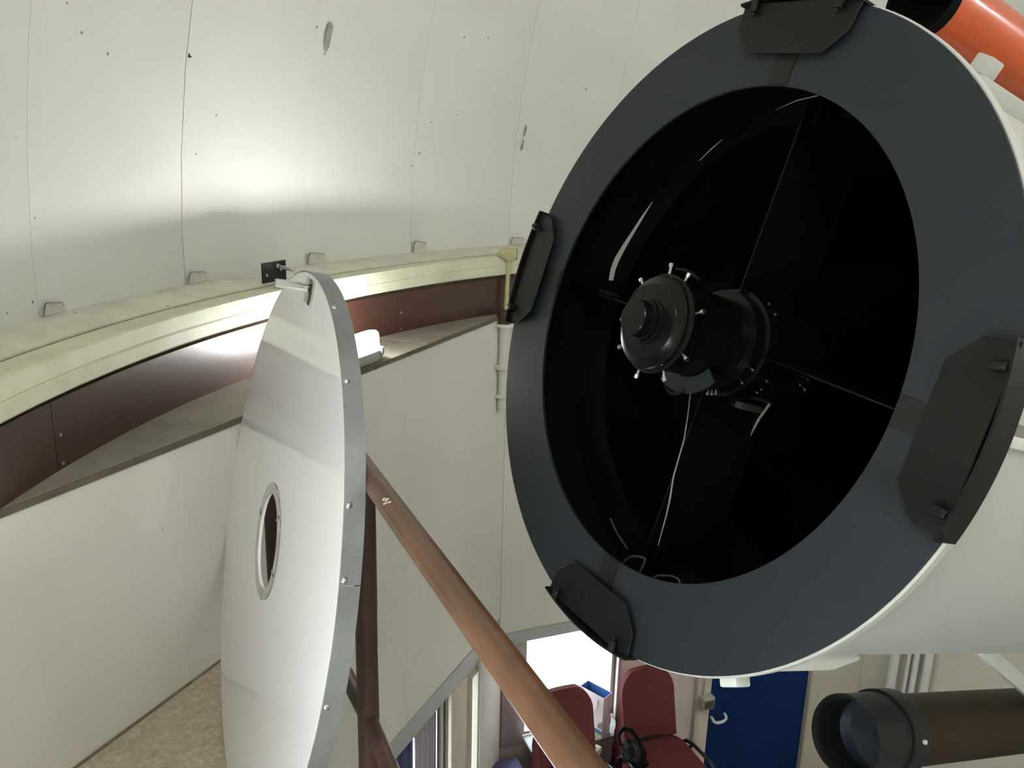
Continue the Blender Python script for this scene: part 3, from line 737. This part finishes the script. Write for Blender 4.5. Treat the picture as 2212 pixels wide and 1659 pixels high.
# ------------------------------------------------------------------ chairs
def make_chair():
    t = thing('stacking_chair', 'chair', 'chair')
    # local: faces -y, seat top at z = .45
    g = G(); pts = oval(.190, .205, 36, 5.0)
    rings = []
    for s, z in ((.90, .405), (1.0, .418), (1.0, .438), (.95, .449), (.6, .446)):
        rings.append([g.bm.verts.new((x * s, y * s - .02, z - .012 * (y < -.15) * (abs(y) - .15) * 8)) for x, y in pts])
    for A, B in zip(rings[:-1], rings[1:]):
        for i in range(36): g.bm.faces.new([A[i], A[(i + 1) % 36], B[(i + 1) % 36], B[i]])
    g.bm.faces.new(rings[0][::-1]); g.bm.faces.new(rings[-1])
    g.obj('seat', maroon, t, smooth=50)
    # backrest: rounded panel, curved in plan, leaning back
    g = G(); cols = 13; outline = []
    def hw(v):                                    # half width by height 0..1
        return .168 if v < .62 else .168 * math.sqrt(max(0, 1 - ((v - .62) / .42) ** 2.4))
    rows = [-.14, 0, .08, .2, .35, .5, .62, .70, .78, .85, .90, .94, .97, .99]
    lay = []
    for off in (0, .032):
        gr = []
        for v in rows:
            r = []
            for j in range(cols):
                x = hw(v) * (2 * j / (cols - 1) - 1)
                y = .185 + .085 * v + off - .035 * (x / .2) ** 2 * (1 if off == 0 else .95)
                r.append(g.bm.verts.new((x, y, .505 + .345 * v)))
            gr.append(r)
        lay.append(gr)
    for li, gr in enumerate(lay):
        for i in range(len(rows) - 1):
            for j in range(cols - 1):
                f = [gr[i][j], gr[i][j + 1], gr[i + 1][j + 1], gr[i + 1][j]]
                g.bm.faces.new(f if li == 0 else f[::-1])
    border = [(0, j) for j in range(cols)] + [(i, cols - 1) for i in range(1, len(rows))] + [(len(rows) - 1, j) for j in range(cols - 2, -1, -1)] + [(i, 0) for i in range(len(rows) - 2, 0, -1)]
    for a, b in zip(border, border[1:] + border[:1]):
        g.bm.faces.new([lay[0][a[0]][a[1]], lay[1][a[0]][a[1]], lay[1][b[0]][b[1]], lay[0][b[0]][b[1]]])
    g.obj('backrest', maroon, t, smooth=50)
    G().prism([(-.07, .165), (.07, .165), (.07, .19), (-.07, .19)], .40, .47).obj('back_bracket', chair_black, t, bevel=.006)
    for sx in (-1, 1):
        G().tube([(sx * 0.221, -.235, .012), (sx * 0.219, -.205, .40), (sx * 0.216, -.17, .450), (sx * 0.212, -.10, .462), (sx * 0.208, .04, .458), (sx * 0.206, .10, .44), (sx * 0.208, .14, .40), (sx * 0.221, .22, .012)], .011, 10).obj('leg', chair_black, t)
        G().tube([(sx * 0.210, .05, .440), (sx * .12, .05, .398)], .009, 8).obj('stretcher', chair_black, t)
    G().tube([(-.219, -.20, .396), (0, -.20, .394), (.219, -.20, .396)], .010, 8).obj('stretcher', chair_black, t)
    return t
ch = make_chair()
RZc = R_(21.8)
def chair_M(cx, cy, z): return TR(cx, cy, z, RZc)
fw = Vector((math.sin(RZc), -math.cos(RZc), 0))
first = True
N_ST, DZ = 9, .104
for (bx, by, where) in ((.793, 4.300, 'beside the blue door'), (.311, 4.083, 'below the bright window')):
    base = Vector((bx, by, 0)) + fw * .285
    for i in range(N_ST):
        m = chair_M(base.x - fw.x * .010 * (N_ST - 1 - i), base.y - fw.y * .010 * (N_ST - 1 - i), i * DZ)
        lab = ('maroon padded stacking chair topmost on the stack ' if i == N_ST - 1 else 'maroon stacking chair %s in the stack ' % ('lowest', 'second from the floor', 'third from the floor', 'fourth from the floor', 'midway', 'fourth from the top', 'third from the top', 'second from the top')[i]) + where
        if first: ch.matrix_world = m; ch['label'] = lab; ch['group'] = 'stacked maroon chairs ' + where; first = False
        else: dup(ch, m, lab, 'stacked maroon chairs ' + where)
Z_SEAT = (N_ST - 1) * DZ + .45
# black bag lying on the left stack, spilling against the right one
def lumpy(name, m, parent, c, r, seed, amp=.22):
    rnd = random.Random(seed); g = G(); bmesh.ops.create_icosphere(g.bm, subdivisions=4, radius=1)
    ph = [rnd.uniform(0, 6) for _ in range(6)]
    for v in g.bm.verts:
        p = v.co; k = 1 + amp * (math.sin(5 * p.x + ph[0]) * math.sin(4 * p.y + ph[1]) + .6 * math.sin(9 * p.z + ph[2]) * math.sin(8 * p.x + ph[3]))
        zz = p.z * k
        v.co = Vector((p.x * k * r[0], p.y * k * r[1], max(zz, -.75) * r[2])) + Vector(c)
    return g.obj(name, m, parent, smooth=180)
bs = Vector((.311, 4.083, 0)) + fw * .30
bag = thing('black_bag', 'crumpled black nylon bag with straps lying on the top chair beside the blue door', 'bag', TR(.715, 4.02, Z_SEAT + .0, RZc))
lumpy('bag_body', cloth_black, bag, (.0, -.03, .05), (.055, .10, .055), 3)
G().tube([(-.05, .05, .07), (-.045, .09, .10), (.0, .11, .12), (.04, .09, .11), (.055, .03, .08), (.05, -.02, .06)], .011, 10).obj('strap', cloth_black, bag)
tg = G().box(-.035, .035, -.02, .02, 0, .045).obj('cream_carton', tag_cream, bevel=.006); tg.matrix_world = TR(.515, 4.045, Z_SEAT + .0005, R_(50))
tag(tg, 'small cream carton on the edge of the top maroon seat below the bright window', 'carton')

# ------------------------------------------------------------------ shopping bag on the sill
sb = thing('shopping_bag', 'white paper carrier bag with blue lining and string handle on the window sill', 'bag', wall_M(1) @ Matrix.Translation((-.738, -.055, -3.2495)) @ Matrix.Rotation(R_(-64), 4, 'Z'))
W2, D2, Hh = .085, .038, .265
def walls(g, w_, d_, h_, th):
    for s in (-1, 1):
        g.box(-w_, w_, s * d_ - th, s * d_ + th, 0, h_); g.box(s * w_ - th, s * w_ + th, -d_, d_, 0, h_)
    return g
g = walls(G(), W2, D2, Hh, .0006); g.box(-W2, W2, -D2, D2, 0, .002)
bb = g.obj('bag_body', paper_white, sb, smooth=0)
walls(G(), W2 - .0022, D2 - .0022, Hh - .002, .0006).obj('lining', paper_blue, sb, smooth=0)
for y in (-D2 - .0012, D2 + .0012):
    s_ = 1 if y > 0 else -1
    G().tube([(-.045, y + s_ * .001, Hh - .03), (-.045, y + s_ * .003, Hh - .07), (-.03, y + s_ * .004, Hh - .115), (0, y + s_ * .004, Hh - .13), (.03, y + s_ * .004, Hh - .115), (.045, y + s_ * .003, Hh - .07), (.045, y + s_ * .001, Hh - .03)], .0016, 6).obj('string_handle', print_grey, sb)
    G().box(-W2, W2, y - .0004, y + .0004, .006, .024).obj('print_stripe', paper_green, bb, smooth=0)
    G().box(.0, W2, y - .0007, y + .0007, .02, .045).obj('print_stripe', paper_blue, bb, smooth=0)
    for (x, z, a, b) in ((.075, .075, .014, .018), (.082, .10, .006, .006), (.06, .07, .006, .01), (.095, .15, .008, .010)):
        G().box(x - a, x + a, y - .0007, y + .0007, z - b, z + b).obj('print_mark', print_grey, bb, smooth=0)

# ------------------------------------------------------------------ cabinet by the corner column
cb = thing('wooden_cabinet', 'pale wooden cabinet with an open drawer standing in the corner by the window', 'cabinet', wall_M(1) @ Matrix.Translation((-1.33, -.22, ZF)))
G().box(-.10, .10, -.16, .16, 0, 1.16).obj('body', wood_pale, cb, bevel=.005)
G().box(-.11, .11, -.17, .17, 1.161, 1.185).obj('top', navy_fabric, cb, bevel=.004)
G().box(-.09, .09, -.19, -.161, .92, 1.12).obj('drawer', wood_pale, cb, bevel=.004)
bx_ = G().box(-.05, .05, -.05, .05, 0, .07).obj('dark_case', chair_black, bevel=.008); bx_.matrix_world = wall_M(1) @ Matrix.Translation((-1.33, -.26, ZF + 1.1855))
tag(bx_, 'small dark case on top of the wooden cabinet', 'case')
